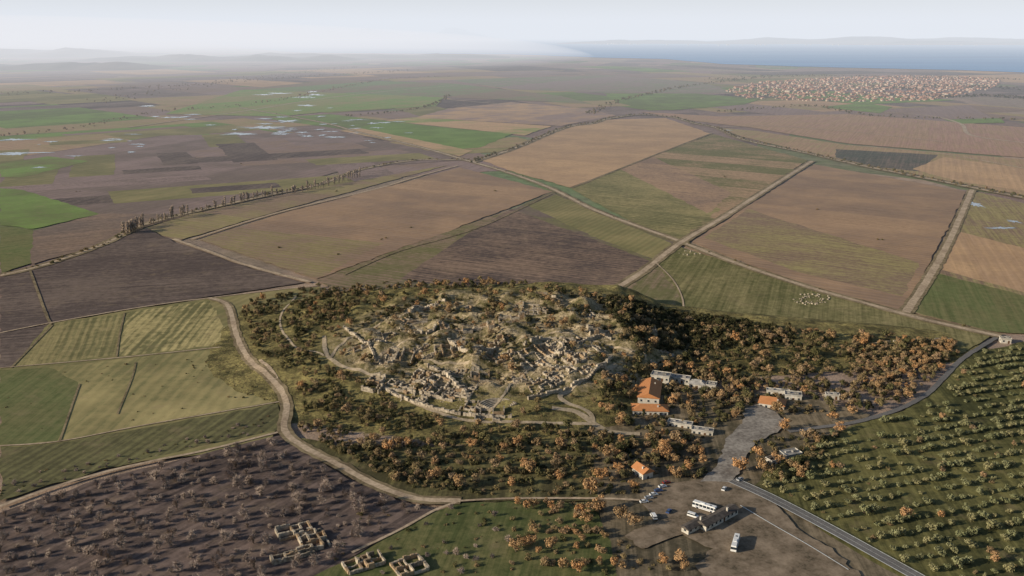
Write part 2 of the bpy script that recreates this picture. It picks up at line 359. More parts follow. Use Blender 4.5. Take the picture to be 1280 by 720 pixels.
def slab(px,mat,name,z):
    base=[P0(*q) for q in px]; pts=[]
    for i in range(len(base)):
        a,b=base[i],base[(i+1)%len(base)]; n=max(1,int((b-a).length/3))
        for j in range(n):
            q=a.lerp(b,j/n); pts.append(Vector((q.x+2.4*noise.noise(q/5),q.y+2.4*noise.noise(q/5+Vector((3,3,3))),0)))
    mesh_obj(name,[(q.x,q.y,z) for q in pts],[tuple(range(len(pts)))],mat)
    x0,x1=min(q.x for q in pts),max(q.x for q in pts); y0,y1=min(q.y for q in pts),max(q.y for q in pts)
    for i in range(int(x0//2),int(x1//2)+1):
        for j in range(int(y0//2),int(y1//2)+1):
            if inside((i*2+1,j*2+1),base): occ.add((i,j))
zl[0]=max(zl[0],1.7)
Z0=zl[0]+.05
k=NB("parking_gravel",.9,.1); p=k.pos(); n_=k.noise(p,.09,6,.75)
k.col(k.mix(k.m('MULTIPLY',k.m('SUBTRACT',k.noise(p,.5,5,.7),.4),3,clamp=True),k.ramp(n_,[(.35,(.06,.05,.032)),(.48,(.17,.13,.09)),(.62,(.32,.25,.18))]),(.24,.19,.135))); PARK=k.mat
slab([(800,628),(835,607),(905,600),(945,612),(975,640),(1000,668),(1040,690),(1075,725),(1000,740),(880,740),(870,712),(888,690),(850,672),(800,690),(780,672),(820,655)],PARK,"parking_lot",Z0)
slab([(907,552),(928,532),(928,514),(948,508),(960,514),(972,522),(984,530),(972,543),(945,556),(928,585),(915,606),(875,606),(892,590),(902,570)],CONC,"plaza_paving",Z0+.03)
zl[0]=Z0+.04
ribbon([(915,604),(955,622),(1000,645),(1050,672),(1100,700),(1150,728)],5.6,ASPH,"road",jit=0,step=4)
for off in (3.1,-3.1): ribbon([(915,604),(955,622),(1000,645),(1050,672),(1100,700),(1150,728)],.45,WHITE,"kerb",zo=.12,jit=0,step=4,offset=off)
ribbon([(925,636),(965,660),(1010,686),(1060,717)],.5,WHITE,"kerb",zo=.15,jit=0,step=4)
ribbon([(915,604),(955,622),(1000,645),(1050,672),(1100,700),(1150,728)],.15,WHITE,"road_marking",zo=.05,jit=0,step=4)
# ---------------- generic boxes ----------------
def box(vs,fs,mi,c,sx,sy,sz,rot=0,m_=0,taper=1):
    b=len(vs); cr,sr=math.cos(rot),math.sin(rot)
    for dz in (0,1):
        t=taper if dz else 1
        for dx,dy in ((-1,-1),(1,-1),(1,1),(-1,1)):
            x=dx*sx/2*t; y=dy*sy/2*t
            vs.append((c[0]+x*cr-y*sr,c[1]+x*sr+y*cr,c[2]+dz*sz))
    for f in ((0,3,2,1),(4,5,6,7),(0,1,5,4),(1,2,6,5),(2,3,7,6),(3,0,4,7)): fs.append(tuple(b+i for i in f)); mi.append(m_)
STONE=noisy("ruin_stone",(.17,.14,.105),(.56,.48,.37),.9,big=.15)
BRICK=noisy("mud_brick",(.20,.14,.09),(.44,.32,.20),1.0)
def wallrun(vs,fs,mi,a,b,wd,h,m_=0,var=1.0):
    L=(b-a).length; n=max(1,int(L/1.6)); d=(b-a)/n; rot=math.atan2(d.y,d.x)
    for i in range(n):
        if R.random()<.1*var: continue
        q=a+d*(i+.5); hh=h*R.uniform(1-.7*var,1+.2*var)
        z=max(drop(q.x,q.y),0); box(vs,fs,mi,(q.x+R.uniform(-.15,.15)*var,q.y+R.uniform(-.15,.15)*var,z-.6),d.length*1.02,wd*R.uniform(.8,1.15),hh+.6,rot+R.uniform(-.08,.08)*var,m_,.92)
        if R.random()<.5: mark(q.x,q.y,.5)
def ruin(u,v,rot,nx_,ny_,cell=5.5,h=1.5,pres=.62,name="ruined_stone_walls",o=None,var=1.0):
    o=o or PB(u,v); vs,fs,mi=[],[],[]; rot=math.radians(rot); cr,sr=math.cos(rot),math.sin(rot)
    X=[0];Y=[0]
    for i in range(nx_): X.append(X[-1]+cell*R.uniform(.5,1.5))
    for i in range(ny_): Y.append(Y[-1]+cell*R.uniform(.5,1.5))
    T=lambda x,y: Vector((o.x+(x-X[-1]/2)*cr-(y-Y[-1]/2)*sr,o.y+(x-X[-1]/2)*sr+(y-Y[-1]/2)*cr,0))
    for i in range(nx_+1):
        for j in range(ny_+1):
            if i<nx_ and R.random()<pres: wallrun(vs,fs,mi,T(X[i],Y[j]),T(X[i+1],Y[j]),R.uniform(.6,1.2),h*R.uniform(.6,1.2),R.random()<.25,var)
            if j<ny_ and R.random()<pres: wallrun(vs,fs,mi,T(X[i],Y[j]),T(X[i],Y[j+1]),R.uniform(.6,1.2),h*R.uniform(.6,1.2),R.random()<.25,var)
    for i in range(int(nx_*ny_*6*var)):
        q=T(R.uniform(-4,X[-1]+4),R.uniform(-4,Y[-1]+4)); s=R.uniform(.3,1.0)
        box(vs,fs,mi,(q.x,q.y,drop(q.x,q.y)-.2),s,s*R.uniform(.6,1),s*.8,R.uniform(0,3),0,.75)
    mesh_obj(name,vs,fs,[STONE,BRICK],[int(x) for x in mi])
for a in [(500,484,-20,4,2),(528,474,-30,3,2),(552,492,-25,4,3),(590,508,-15,4,2),(612,520,0,3,2),(548,442,15,3,2),(598,412,10,4,2),(640,402,5,3,2),(690,440,40,4,3),(716,446,35,3,3),(742,436,20,2,2),(700,468,40,5,3),(652,474,10,3,2),(572,468,-15,3,2),(482,424,20,2,2),(522,404,10,3,2),(664,390,0,3,2),(452,434,20,2,2),(745,412,10,3,2),(630,448,30,3,2),(520,498,-20,3,2),(470,480,-20,2,2),(735,462,30,3,2),(600,470,0,2,2),(575,430,0,2,2),(680,480,40,4,3),(560,410,20,3,2),(500,445,-10,3,2),(620,430,15,3,2),(660,450,35,3,3),(715,425,30,3,2),(540,482,-30,4,3),(575,492,-20,4,3)]:
    ruin(*a,cell=R.uniform(4,6),h=R.uniform(1.2,3.0),var=.6,pres=.7)
for i in range(22):
    t=R.uniform(0,6.28); rr=R.uniform(.25,1)**.6; x=2+112*rr*math.cos(t); y=603+82*rr*math.sin(t)
    ruin(0,0,math.degrees(t)+90+R.uniform(-15,15),R.randint(2,4),R.randint(1,3),cell=R.uniform(3.5,5),h=R.uniform(1.2,2.6),o=Vector((x,y,0)),var=.8)
for a in [(368,668,28,3,2),(392,680,28,3,3),(366,698,28,3,2),(455,708,30,4,2),(512,712,30,3,2)]: ruin(*a,cell=4.6,h=3.2,name="excavated_walls",pres=1,var=.25)
def longwall(px,wd=2,h=2.2,name="citadel_wall",mat=None):
    pts=crom([PB(*q) for q in px],1.8); vs,fs,mi=[],[],[]
    for q in pts: q.z=0
    for i in range(len(pts)-1): wallrun(vs,fs,mi,pts[i],pts[i+1],wd,h,0,.6)
    mesh_obj(name,vs,fs,[mat or STONE,BRICK],mi)
longwall([(470,478),(500,497),(545,512),(590,520),(640,522)],1.4); longwall([(535,458),(560,470),(580,490),(585,500)],2,2.8)
longwall([(660,500),(700,490),(740,468),(765,447)],1.6); longwall([(670,455),(700,462),(735,448)],1.6,2)
longwall([(655,432),(680,425),(720,428),(750,420)],1.6); longwall([(430,410),(450,425),(470,452)],1.5)
longwall([(560,425),(590,438),(620,436)],2,2.6); longwall([(500,412),(530,418),(545,408)],1.6)
longwall([(1015,492),(1045,498),(1085,503)],1.2,1.5,"stone_wall")
longwall([(1090,430),(1140,425),(1190,424)],.8,1.0,"stone_wall")
o=PB(622,512); vs,fs,mi=[],[],[]
for r_ in range(6):
    rad=5+r_*1.3
    for i in range(22):
        t=math.radians(20+i*6.6); q=(o.x+rad*math.cos(t),o.y+rad*math.sin(t)); box(vs,fs,mi,(q[0],q[1],drop(o.x,o.y)-.5),rad*.118,1.2,.9+r_*.42,t+math.pi/2)
mark(o.x,o.y,13); mesh_obj("odeon_seating",vs,fs,STONE)
# ---------------- buildings ----------------
k=NB("roof_tile",.8,.15); p=k.pos(); wv=k.new("ShaderNodeTexWave"); k.put(k.map(p,.3),wv.inputs[0]); wv.inputs["Scale"].default_value=.9; wv.inputs["Distortion"].default_value=1
c=k.mix(k.noise(p,.5,6,.7),(.38,.15,.06),(.68,.33,.14)); k.col(k.mix(k.m('MULTIPLY',wv.outputs["Fac"],.35),c,(.25,.09,.04))); TILE=k.mat
PLAST=noisy("plaster_white",(.42,.39,.33),(.64,.60,.53),.5); GREYR=noisy("roof_grey",(.17,.16,.145),(.42,.40,.37),.5,big=.12)
DARKR=noisy("roof_dark",(.07,.06,.055),(.15,.13,.11),.5)
k=NB("window_glass",.15,.5); k.col((.03,.04,.05)); GLASS=k.mat
k=NB("door_wood",.7,.2); k.col((.12,.06,.03)); WOOD=k.mat
def building(name,u,v,rot,L,W,Hh,roof='hip',rm=None,wm=None,rh=2.2,base=None):
    o=PB(u,v); e=bpy.data.objects.new(name,None); COL.objects.link(e); e.location=(o.x,o.y,max(drop(o.x,o.y),base or 0)); e.rotation_euler=(0,0,math.radians(rot))
    rm=rm or TILE; wm=wm or PLAST; vs,fs,mi=[],[],[]
    box(vs,fs,mi,(0,0,-2),L,W,Hh+2); mesh_obj("walls",vs,fs,wm,parent=e)
    ov=.6; a,b=L/2+ov,W/2+ov
    if roof=='flat':
        vs,fs,mi=[],[],[]; box(vs,fs,mi,(0,0,Hh+.003),L+.4,W+.4,.25); box(vs,fs,mi,(L*.2,0,Hh+.26),2.2,1.6,1.1); box(vs,fs,mi,(-L*.25,W*.1,Hh+.26),1.4,1.2,.8)
        mesh_obj("roof",vs,fs,rm,parent=e)
        vs,fs,mi=[],[],[]
        for s in (-1,1): box(vs,fs,mi,(0,s*(W/2+.1),Hh+.26),L+.4,.2,.45); box(vs,fs,mi,(s*(L/2+.1),0,Hh+.26),.2,W-.02,.45)
        mesh_obj("parapet",vs,fs,wm,parent=e)
    else:
        ins=min(b,a*.8) if roof=='hip' else 0
        vs=[(-a,-b,Hh),(a,-b,Hh),(a,b,Hh),(-a,b,Hh),(-a+ins,0,Hh+rh),(a-ins,0,Hh+rh),(-a,-b,Hh-.25),(a,-b,Hh-.25),(a,b,Hh-.25),(-a,b,Hh-.25)]
        fs=[(0,1,5,4),(2,3,4,5),(1,2,5),(3,0,4),(6,9,8,7),(0,6,7,1),(1,7,8,2),(2,8,9,3),(3,9,6,0)]; mesh_obj("roof",vs,fs,rm,parent=e)
        vs,fs,mi=[],[],[]; box(vs,fs,mi,(L*.22,-W*.22,Hh+.3),.8,.8,2.2); mesh_obj("chimney",vs,fs,wm,parent=e)
    vs,fs,mi=[],[],[]; n=max(2,int(L/3))
    for i in range(n):
        x=-L/2+(i+.5)*L/n
        for s in (-1,1):
            if i==n//2 and s==-1: continue
            box(vs,fs,mi,(x,s*(W/2+.02),1.1),1.2,.1,1.3)
    n=max(1,int(W/3.5))
    for i in range(n):
        for s in (-1,1): box(vs,fs,mi,(s*(L/2+.02),-W/2+(i+.5)*W/n,1.1),.1,1.2,1.3)
    mesh_obj("windows",vs,fs,GLASS,parent=e)
    vs,fs,mi=[],[],[]; n=max(2,int(L/3)); box(vs,fs,mi,(-L/2+(n//2+.5)*L/n,-W/2-.03,0),1.2,.12,2.2); mesh_obj("door",vs,fs,WOOD,parent=e)
    cr,sr=math.cos(math.radians(rot)),math.sin(math.radians(rot))
    x=-L/2
    while x<=L/2:
        y=-W/2
        while y<=W/2: mark(e.location.x+x*cr-y*sr,e.location.y+x*sr+y*cr,1.5); y+=3
        x+=3
    return e
building("museum_building",812,494,78,27,13,4,'gable',rh=2.8)
building("museum_building",812,516,-4,21,10,3.6,'hip',rh=2.4)
building("site_office_building",826,474,-20,12,8,3.4,'flat',GREYR); building("site_office_building",850,477,-20,13,6,3.2,'flat',GREYR)
building("site_office_building",872,484,-20,10,7,3.4,'hip',GREYR); building("site_office_building",889,487,-20,6,7,4,'flat',GREYR)
building("storage_building",850,534,-22,14,5,3,'flat',GREYR); building("storage_building",878,543,-18,12,5,3,'flat',GREYR)
building("restaurant_building",965,508,-22,15,11,3.6,'hip',rh=2.8); building("restaurant_building",991,499,-15,10,7,3.6,'flat',GREYR)
building("restaurant_annex",972,494,-15,14,4,3.2,'flat',GREYR)
building("ticket_house",803,596,-60,9,6.5,4.6,'gable',rh=2.2)
building("souvenir_shop",988,572,20,10,6,3,'flat',GREYR); building("souvenir_shop",966,580,25,6,5,3,'flat',DARKR)
building("souvenir_shop",1040,498,-8,8,4,2.8,'flat',GREYR)
building("farm_house",1256,428,-10,7,5,3.4,'flat',GREYR)
building("market_stall",897,655,40,24,5,3,'gable',DARKR,rh=1.2,base=Z0); building("market_stall",868,664,40,14,4,2.6,'gable',DARKR,rh=1,base=Z0)
# ---------------- vehicles ----------------
def carpaint(name,c):
    k=NB(name,.35,.5); k.col(c); return k.mat
PW=carpaint("paint_white",(.75,.75,.73)); PR=carpaint("paint_red",(.25,.03,.02)); PBL=carpaint("paint_blue",(.05,.09,.22)); PS=carpaint("paint_silver",(.4,.41,.42)); TYRE=carpaint("tyre_rubber",(.02,.02,.02))
def prism(vs,fs,mi,prof,w_,m_):
    b=len(vs); n=len(prof)
    for s in (-1,1):
        for x,z,t in prof: vs.append((x,s*w_/2*t,z))
    fs.append(tuple(b+i for i in range(n))); mi.append(m_); fs.append(tuple(b+n+i for i in range(n-1,-1,-1))); mi.append(m_)
    for i in range(n): j=(i+1)%n; fs.append((b+j,b+i,b+n+i,b+n+j)); mi.append(m_)
def wheel(vs,fs,mi,x,y,r,w_,m_):
    b=len(vs)
    for s in (-1,1):
        for i in range(12): t=i/12*2*math.pi; vs.append((x+r*math.cos(t),y+s*w_/2,r+r*math.sin(t)))
    fs.append(tuple(b+i for i in range(12)));mi.append(m_); fs.append(tuple(b+12+i for i in range(11,-1,-1)));mi.append(m_)
    for i in range(12): j=(i+1)%12; fs.append((b+i,b+j,b+12+j,b+12+i)); mi.append(m_)
def carmesh(paint,van=False):
    vs,fs,mi=[],[],[]
    if not van:
        prism(vs,fs,mi,[(-2.1,.35,1),(2.1,.35,1),(2.15,.7,1),(1.9,.85,.96),(.95,.95,.98),(-1.6,.98,.98),(-2.1,.9,.96)],1.7,0)
        prism(vs,fs,mi,[(.95,.94,.95),(.35,1.42,.8),(-1.1,1.42,.8),(-1.75,.97,.95)],1.62,1)
        prism(vs,fs,mi,[(.32,1.42,1),(.25,1.47,.97),(-1.0,1.47,.97),(-1.1,1.42,1)],1.3,0); wb=1.3;r=.32
    else:
        prism(vs,fs,mi,[(-2.6,.4,1),(2.5,.4,1),(2.6,1.0,1),(1.9,1.25,1),(-2.6,1.25,1)],1.95,0)
        prism(vs,fs,mi,[(1.85,1.25,.98),(1.3,1.9,.9),(-2.55,1.9,.9),(-2.58,1.25,.98)],1.93,1)
        prism(vs,fs,mi,[(1.3,1.9,1),(1.1,2.1,.95),(-2.5,2.1,.95),(-2.55,1.9,1)],1.75,0); wb=1.6;r=.36
    for x in (-wb,wb):
        for y in (-.8,.8): wheel(vs,fs,mi,x,y,r,.2,2)
    return mesh_obj("car_mesh",vs,fs,[paint,GLASS,TYRE],mi,link=False)
def coachmesh():
    vs,fs,mi=[],[],[]
    prism(vs,fs,mi,[(-5.9,.4,1),(5.8,.4,1),(6,.8,1),(6,1.5,1),(-6,1.5,1),(-6,.7,1)],2.5,0)
    prism(vs,fs,mi,[(5.98,1.5,.99),(5.6,2.7,.95),(-5.95,2.7,.95),(-5.98,1.5,.99)],2.48,1)
    prism(vs,fs,mi,[(5.62,2.7,1),(5.3,3.2,.9),(-5.7,3.2,.9),(-5.96,2.7,1)],2.4,0)
    for x in (-4.5,-2.6,-.7,1.2,3.1,4.9): prism(vs,fs,mi,[(x-.1,1.5,1.0),(x+.1,1.5,1.0),(x+.1,2.7,.965),(x-.1,2.7,.965)],2.5,0)
    box(vs,fs,mi,(-1,0,3.2),2.2,1.5,.22,0,0,.9); box(vs,fs,mi,(2.8,0,3.2),.9,.9,.12,0,1,.9)
    box(vs,fs,mi,(0,-1.255,.9),9,.02,.18,0,3); box(vs,fs,mi,(0,1.255,.9),9,.02,.18,0,3)
    for x in (-3.4,3.6):
        for y in (-1.1,1.1): wheel(vs,fs,mi,x,y,.5,.32,2)
    return mesh_obj("coach_mesh",vs,fs,[PW,GLASS,TYRE,PBL],mi,link=False)
CM=[carmesh(q) for q in (PW,PS,PR,PBL)]; VM=carmesh(PW,True); CO=coachmesh()
def put(name,me,u,v,rot,base=None):
    z=Z0+.01; q=P0(u,v); mark(q.x,q.y,3)
    d=raydir(u,v); t=(CH-z)/-d.z
    o=bpy.data.objects.new(name,me); o.location=(d.x*t,d.y*t,z); o.rotation_euler=(0,0,math.radians(rot)); COL.objects.link(o); return o
put("coach_bus",CO,881,637,-35); put("coach_bus",CO,919,682,68); put("minibus",VM,817,647,100); put("minibus",VM,866,646,-35)
for i,(u,v,a,c_) in enumerate([(805,628,15,0),(811,623,12,1),(817,619,15,0),(823,614,12,3),(828,609,20,0),(833,604,20,2),(905,612,60,0),(836,640,60,3),(925,600,40,1)]): put("parked_car",CM[c_],u,v,a)
# ---------------- trees ----------------
def foliage(name,stops,spec=.15):
    k=NB(name,.85,spec); oi=k.new("ShaderNodeObjectInfo").outputs["Random"]; tc=k.new("ShaderNodeTexCoord").outputs["Object"]
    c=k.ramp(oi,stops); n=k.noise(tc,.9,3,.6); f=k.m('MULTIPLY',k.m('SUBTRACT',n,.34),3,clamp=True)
    k.col(k.mix(f,k.mix(.6,c,(.01,.01,.006)),c))  # shading painted into the leaf colour: noise clumps mixed toward near-black
    return k.mat
BARK=noisy("bark",(.09,.07,.05),(.17,.13,.10),3)
def tube(vs,fs,mi,a,b,ra,rb,n=5,m_=0):
    d=(b-a).normalized(); u_=d.orthogonal().normalized(); v_=d.cross(u_); k0=len(vs)
    for q,r in ((a,ra),(b,rb)):
        for i in range(n): t=i/n*2*math.pi; vs.append(tuple(q+u_*r*math.cos(t)+v_*r*math.sin(t)))
    for i in range(n): j=(i+1)%n; fs.append((k0+i,k0+j,k0+n+j,k0+n+i)); mi.append(m_)
def tree(name,h,cr,th,clumps,lpc,ls,fmat,seed,flat=.8,clr=.4,twig=False,bushy=False):
    r=random.Random(seed); vs,fs,mi=[],[],[]
    top=Vector((r.uniform(-.3,.3),r.uniform(-.3,.3),th)); tr=max(.08,h*.03)
    tube(vs,fs,mi,Vector((0,0,-.4)),top,tr*1.5,tr,6)
    cz=(h+th*.7)/2; ch=(h-th*.7)/2
    for c in range(clumps):
        while 1:
            q=Vector((r.uniform(-1,1),r.uniform(-1,1),r.uniform(-1,1)))
            if q.length<1: break
        q=q*r.uniform(.75,1.0)
        ctr=Vector((q.x*cr*(1-clr*.6),q.y*cr*(1-clr*.6),cz+q.z*ch*(1-clr*.5)))
        rad=cr*clr*r.uniform(.6,1.25)
        mid=top.lerp(ctr,.5)+Vector((0,0,-.1*h*r.random()))
        tube(vs,fs,mi,top,mid,tr*.6,tr*.4,4); tube(vs,fs,mi,mid,ctr,tr*.4,tr*.12,4)
        if twig:
            for i in range(lpc):
                d=Vector((r.gauss(0,1),r.gauss(0,1),r.gauss(.5,1))).normalized(); e=ctr+d*rad*r.uniform(.6,1.5); s=ctr+d*rad*.1
                o_=d.orthogonal().normalized()*ls; b=len(vs); vs+= [tuple(s-o_),tuple(s+o_),tuple(e+o_*.3),tuple(e-o_*.3)]; fs.append((b,b+1,b+2,b+3)); mi.append(1)
            continue
        for i in range(lpc):
            d=Vector((r.gauss(0,1),r.gauss(0,1),r.gauss(.1,.8))).normalized()
            q=ctr+Vector((d.x,d.y,d.z*flat))*rad*r.uniform(.55,1.08)
            nn=(d+Vector((r.uniform(-.6,.6),r.uniform(-.6,.6),r.uniform(-.3,.6)))).normalized()
            a=nn.orthogonal().normalized(); b_=nn.cross(a); t=r.uniform(0,6.28); a2=a*math.cos(t)+b_*math.sin(t); b2=nn.cross(a2); s=ls*r.uniform(.6,1.3)
            b=len(vs); vs+=[tuple(q-a2*s),tuple(q-b2*s*.6),tuple(q+a2*s),tuple(q+b2*s*.6)]; fs.append((b,b+1,b+2,b+3)); mi.append(1)
    return mesh_obj(name,vs,fs,[BARK,fmat],mi,link=False)
fOr=foliage("autumn_leaves",[(0,(.46,.30,.15)),(.4,(.62,.38,.19)),(.75,(.68,.37,.16)),(1,(.50,.35,.20))])
fDk=foliage("shrub_leaves",[(0,(.11,.11,.045)),(.3,(.21,.185,.08)),(.55,(.31,.24,.115)),(.8,(.38,.26,.14)),(1,(.15,.145,.065))])
fSd=foliage("evergreen_shade_leaves",[(0,(.05,.055,.025)),(.5,(.09,.085,.035)),(1,(.14,.11,.055))])  # dark evergreen tone, also stands in for shade on the mound's right flank
fBr=foliage("dry_shrub_leaves",[(0,(.44,.31,.18)),(.35,(.34,.27,.13)),(.6,(.52,.34,.19)),(1,(.35,.26,.16))])
fOl=foliage("olive_leaves",[(0,(.24,.25,.12)),(.5,(.31,.31,.16)),(1,(.38,.34,.17))])
fTw=foliage("twigs",[(0,(.42,.33,.28)),(1,(.56,.45,.38))])
fPo=foliage("poplar_twigs",[(0,(.52,.40,.31)),(1,(.66,.52,.40))])
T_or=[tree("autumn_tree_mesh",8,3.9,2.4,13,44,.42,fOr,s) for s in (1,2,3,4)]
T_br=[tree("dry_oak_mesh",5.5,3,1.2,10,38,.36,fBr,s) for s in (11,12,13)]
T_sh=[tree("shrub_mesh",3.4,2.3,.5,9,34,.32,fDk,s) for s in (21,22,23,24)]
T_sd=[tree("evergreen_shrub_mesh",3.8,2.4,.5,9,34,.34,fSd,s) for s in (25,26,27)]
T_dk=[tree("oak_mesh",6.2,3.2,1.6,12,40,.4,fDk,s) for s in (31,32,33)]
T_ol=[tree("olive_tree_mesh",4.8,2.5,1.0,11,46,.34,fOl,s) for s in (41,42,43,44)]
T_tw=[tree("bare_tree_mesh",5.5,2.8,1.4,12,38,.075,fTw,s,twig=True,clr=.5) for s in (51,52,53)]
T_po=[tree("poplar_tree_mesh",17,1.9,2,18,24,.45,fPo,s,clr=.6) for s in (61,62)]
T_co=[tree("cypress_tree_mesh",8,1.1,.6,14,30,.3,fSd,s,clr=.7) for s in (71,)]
groups={}
def inst(gname,tname,me,x,y,s,z=None,top=False):
    o=bpy.data.objects.new(tname,me); o.location=(x,y,drop(x,y) if z is None else z); o.rotation_euler=(0,0,R.uniform(0,6.28)); o.scale=(s*R.uniform(.85,1.15),s*R.uniform(.85,1.15),s*R.uniform(.85,1.15)); COL.objects.link(o)
    if not top:
        if gname not in groups: groups[gname]=bpy.data.objects.new(gname,None); COL.objects.link(groups[gname])
        o.parent=groups[gname]
def scatter(px,n,kinds,gname,lo,hi,md=2.5,flat=False,clump=None,tries=7,thr=(-.35,.15)):
    poly=[(P0 if flat else PB)(*q) for q in px]; x0,x1=min(q.x for q in poly),max(q.x for q in poly); y0,y1=min(q.y for q in poly),max(q.y for q in poly)
    grid={}; c=0
    for _ in range(n*tries):
        if c>=n: break
        x,y=R.uniform(x0,x1),R.uniform(y0,y1)
        if not inside((x,y),poly) or (int(x//2),int(y//2)) in occ: continue
        if clump and noise.noise(Vector((x,y,3))/clump)<R.uniform(*thr): continue
        g=(int(x//md),int(y//md))
        if g in grid: continue
        grid[g]=1; meshes,tn=R.choices([q[:2] for q in kinds],[q[2] for q in kinds])[0]
        inst(gname,tn,R.choice(meshes),x,y,lo+(hi-lo)*R.random()**1.6); c+=1
SH=(T_sh,"shrub",1);DKO=(T_dk,"oak_tree",.4);BRO=(T_br,"dry_oak_tree",.3);ORO=(T_or,"autumn_tree",.08);SDO=(T_sd,"evergreen_shrub",.5)
scatter([(300,380),(395,358),(470,362),(430,400),(400,440),(470,490),(560,530),(745,535),(800,545),(790,560),(560,560),(430,570),(370,540),(365,500),(320,445)],1450,[SH,SDO,(T_dk,"oak_tree",.3),(T_br,"dry_oak_tree",.25),(T_or,"autumn_tree",.05)],"hillside_scrub",.4,1.2,3.0,clump=13)
scatter([(400,362),(500,352),(620,350),(720,360),(800,385),(840,430),(800,470),(760,500),(700,520),(600,530),(480,490),(410,440)],1350,[SH,SDO,(T_dk,"oak_tree",.3),(T_br,"dry_oak_tree",.35),(T_or,"autumn_tree",.14)],"mound_scrub",.3,1.1,2.5,clump=8,thr=(-.2,.3),tries=14)
scatter([(745,372),(850,392),(960,408),(1000,420),(940,432),(850,438),(790,425),(765,400)],900,[(T_sd,"evergreen_shrub",1),(T_sh,"shrub",.12)],"shade_standin_scrub",.6,1.25,2.4)  # dark shrubs packed here to imitate shade beside the mound
scatter([(760,385),(850,405),(950,412),(1060,418),(1190,428),(1200,445),(1170,480),(1110,512),(1000,520),(900,505),(830,465),(780,450)],1450,[SH,SDO,(T_dk,"oak_tree",.3),(T_br,"dry_oak_tree",.5),(T_or,"autumn_tree",.06)],"ridge_scrub",.4,1.2,2.9,clump=16)
scatter([(1060,425),(1190,428),(1180,470),(1120,500),(1080,480)],260,[(T_br,"dry_oak_tree",1),(T_or,"autumn_tree",.3)],"autumn_scrub",.5,.9,3)
scatter([(740,470),(800,440),(900,470),(960,480),(1000,520),(900,530),(860,570),(800,590),(740,560)],300,[(T_dk,"oak_tree",1),SDO,(T_br,"dry_oak_tree",.5),(T_or,"autumn_tree",.4),(T_co,"cypress_tree",.3)],"garden_trees",.6,1.2,4)
scatter([(420,560),(560,545),(790,560),(800,600),(740,628),(574,622),(480,600)],360,[SH,DKO,BRO,ORO,SDO],"garden_scrub",.5,1.15,4)
scatter([(380,550),(470,560),(560,600),(590,622),(470,605),(410,570)],150,[SH,SDO,BRO],"hedge_scrub",.5,.95,3)
scatter([(640,625),(745,630),(790,690),(870,720),(640,720)],90,[(T_or,"autumn_tree",.5),(T_br,"dry_oak_tree",1),SH],"roadside_trees",.5,1.0,5,flat=True)
scatter([(810,560),(880,565),(880,600),(830,605),(800,620),(745,628),(760,590)],60,[(T_or,"autumn_tree",.5),DKO,SH,SDO],"roadside_trees",.6,1.1,4.5,flat=True)
scatter([(440,640),(640,630),(640,720),(400,720)],55,[SH,(T_tw,"bare_tree",1)],"field_shrubs",.4,.9,5,flat=True)
scatter([(935,550),(1060,535),(1000,600),(945,605)],80,[SH,DKO,(T_or,"autumn_tree",.4),(T_co,"cypress_tree",.3),SDO],"car_park_trees",.6,1.1,4,flat=True)
scatter([(0,650),(130,605),(255,575),(345,550),(420,600),(520,640),(440,690),(330,735),(0,735)],360,[(T_tw,"bare_tree",1)],"bare_orchard",.5,1.15,7,flat=True)
scatter([(0,600),(130,575),(260,545),(350,515),(356,538),(250,560),(130,588),(0,628)],160,[(T_tw,"bare_tree",1),(T_sh,"shrub",.7)],"young_orchard",.3,.6,5,flat=True)
scatter([(0,470),(290,440),(345,500),(0,555)],90,[(T_sh,"shrub",1)],"pasture_shrubs",.25,.6,5,flat=True,clump=30)
scatter([(1200,450),(1290,430),(1300,740),(1160,740),(945,612),(970,582),(1060,538),(1130,518),(1180,482)],50,[(T_or,"autumn_tree",.25),(T_br,"dry_oak_tree",1),SH],"orchard_edge_trees",.5,.9,5,flat=True)
def rows(px,ang,du,dv,me,gname,tn,lo,hi,skip=.1,flat=True):
    poly=[(P0 if flat else PB)(*q) for q in px]; cx=sum(q.x for q in poly)/len(poly); cy=sum(q.y for q in poly)/len(poly); a=math.radians(ang); ca,sa=math.cos(a),math.sin(a)
    for i in range(-90,90):
        for j in range(-90,90):
            X=i*du+R.uniform(-1.3,1.3)+3*noise.noise(Vector((i*.2,j*.2,1)));Y=j*dv+R.uniform(-.9,.9)+3*noise.noise(Vector((i*.1,j*.3,5))); x=cx+X*ca-Y*sa;y=cy+X*sa+Y*ca
            if not inside((x,y),poly) or (int(x//2),int(y//2)) in occ or R.random()<skip or noise.noise(Vector((x,y,0))/22)<-.42: continue
            inst(gname,tn,R.choice(me),x,y,R.uniform(lo,hi))
rows([(1200,450),(1290,430),(1300,740),(1160,740),(945,612),(970,582),(1060,538),(1130,518),(1180,482)],17,5.8,9.5,T_ol,"olive_orchard","olive_tree",.6,1.25)
rows([(500,565),(760,556),(790,575),(740,600),(560,600)],2,7,11,T_sh,"garden_orchard","shrub",.8,1.2)
for u,v,s in [(598,535,.9),(648,560,.9),(655,588,.9),(640,610,.8),(718,560,.9),(778,530,1.15),(845,556,1.1),(738,620,1.2),(752,640,1),(735,655,1),(775,650,1),(848,706,1.0),(972,580,1.0),(925,592,1.2),(1007,552,1),(1130,650,1),(1243,705,.9),(545,600,.9),(575,612,1),(700,600,.8),(645,692,.9),(690,690,.9),(668,668,.8),(760,575,1.1),(830,575,1.2),(980,540,1.1),(1040,528,1),(792,660,1.1),(510,560,.8),(553,565,.8),(1065,520,.9),(900,500,1),(1000,470,.9),(945,440,.8),(880,455,.8),(780,480,.9),(1185,440,.9),(700,560,.9),(725,645,.9),(860,590,1),(845,600,.9)]:
    q=PB(u,v); inst(None,"autumn_tree",R.choice(T_or),q.x,q.y,s,top=True)
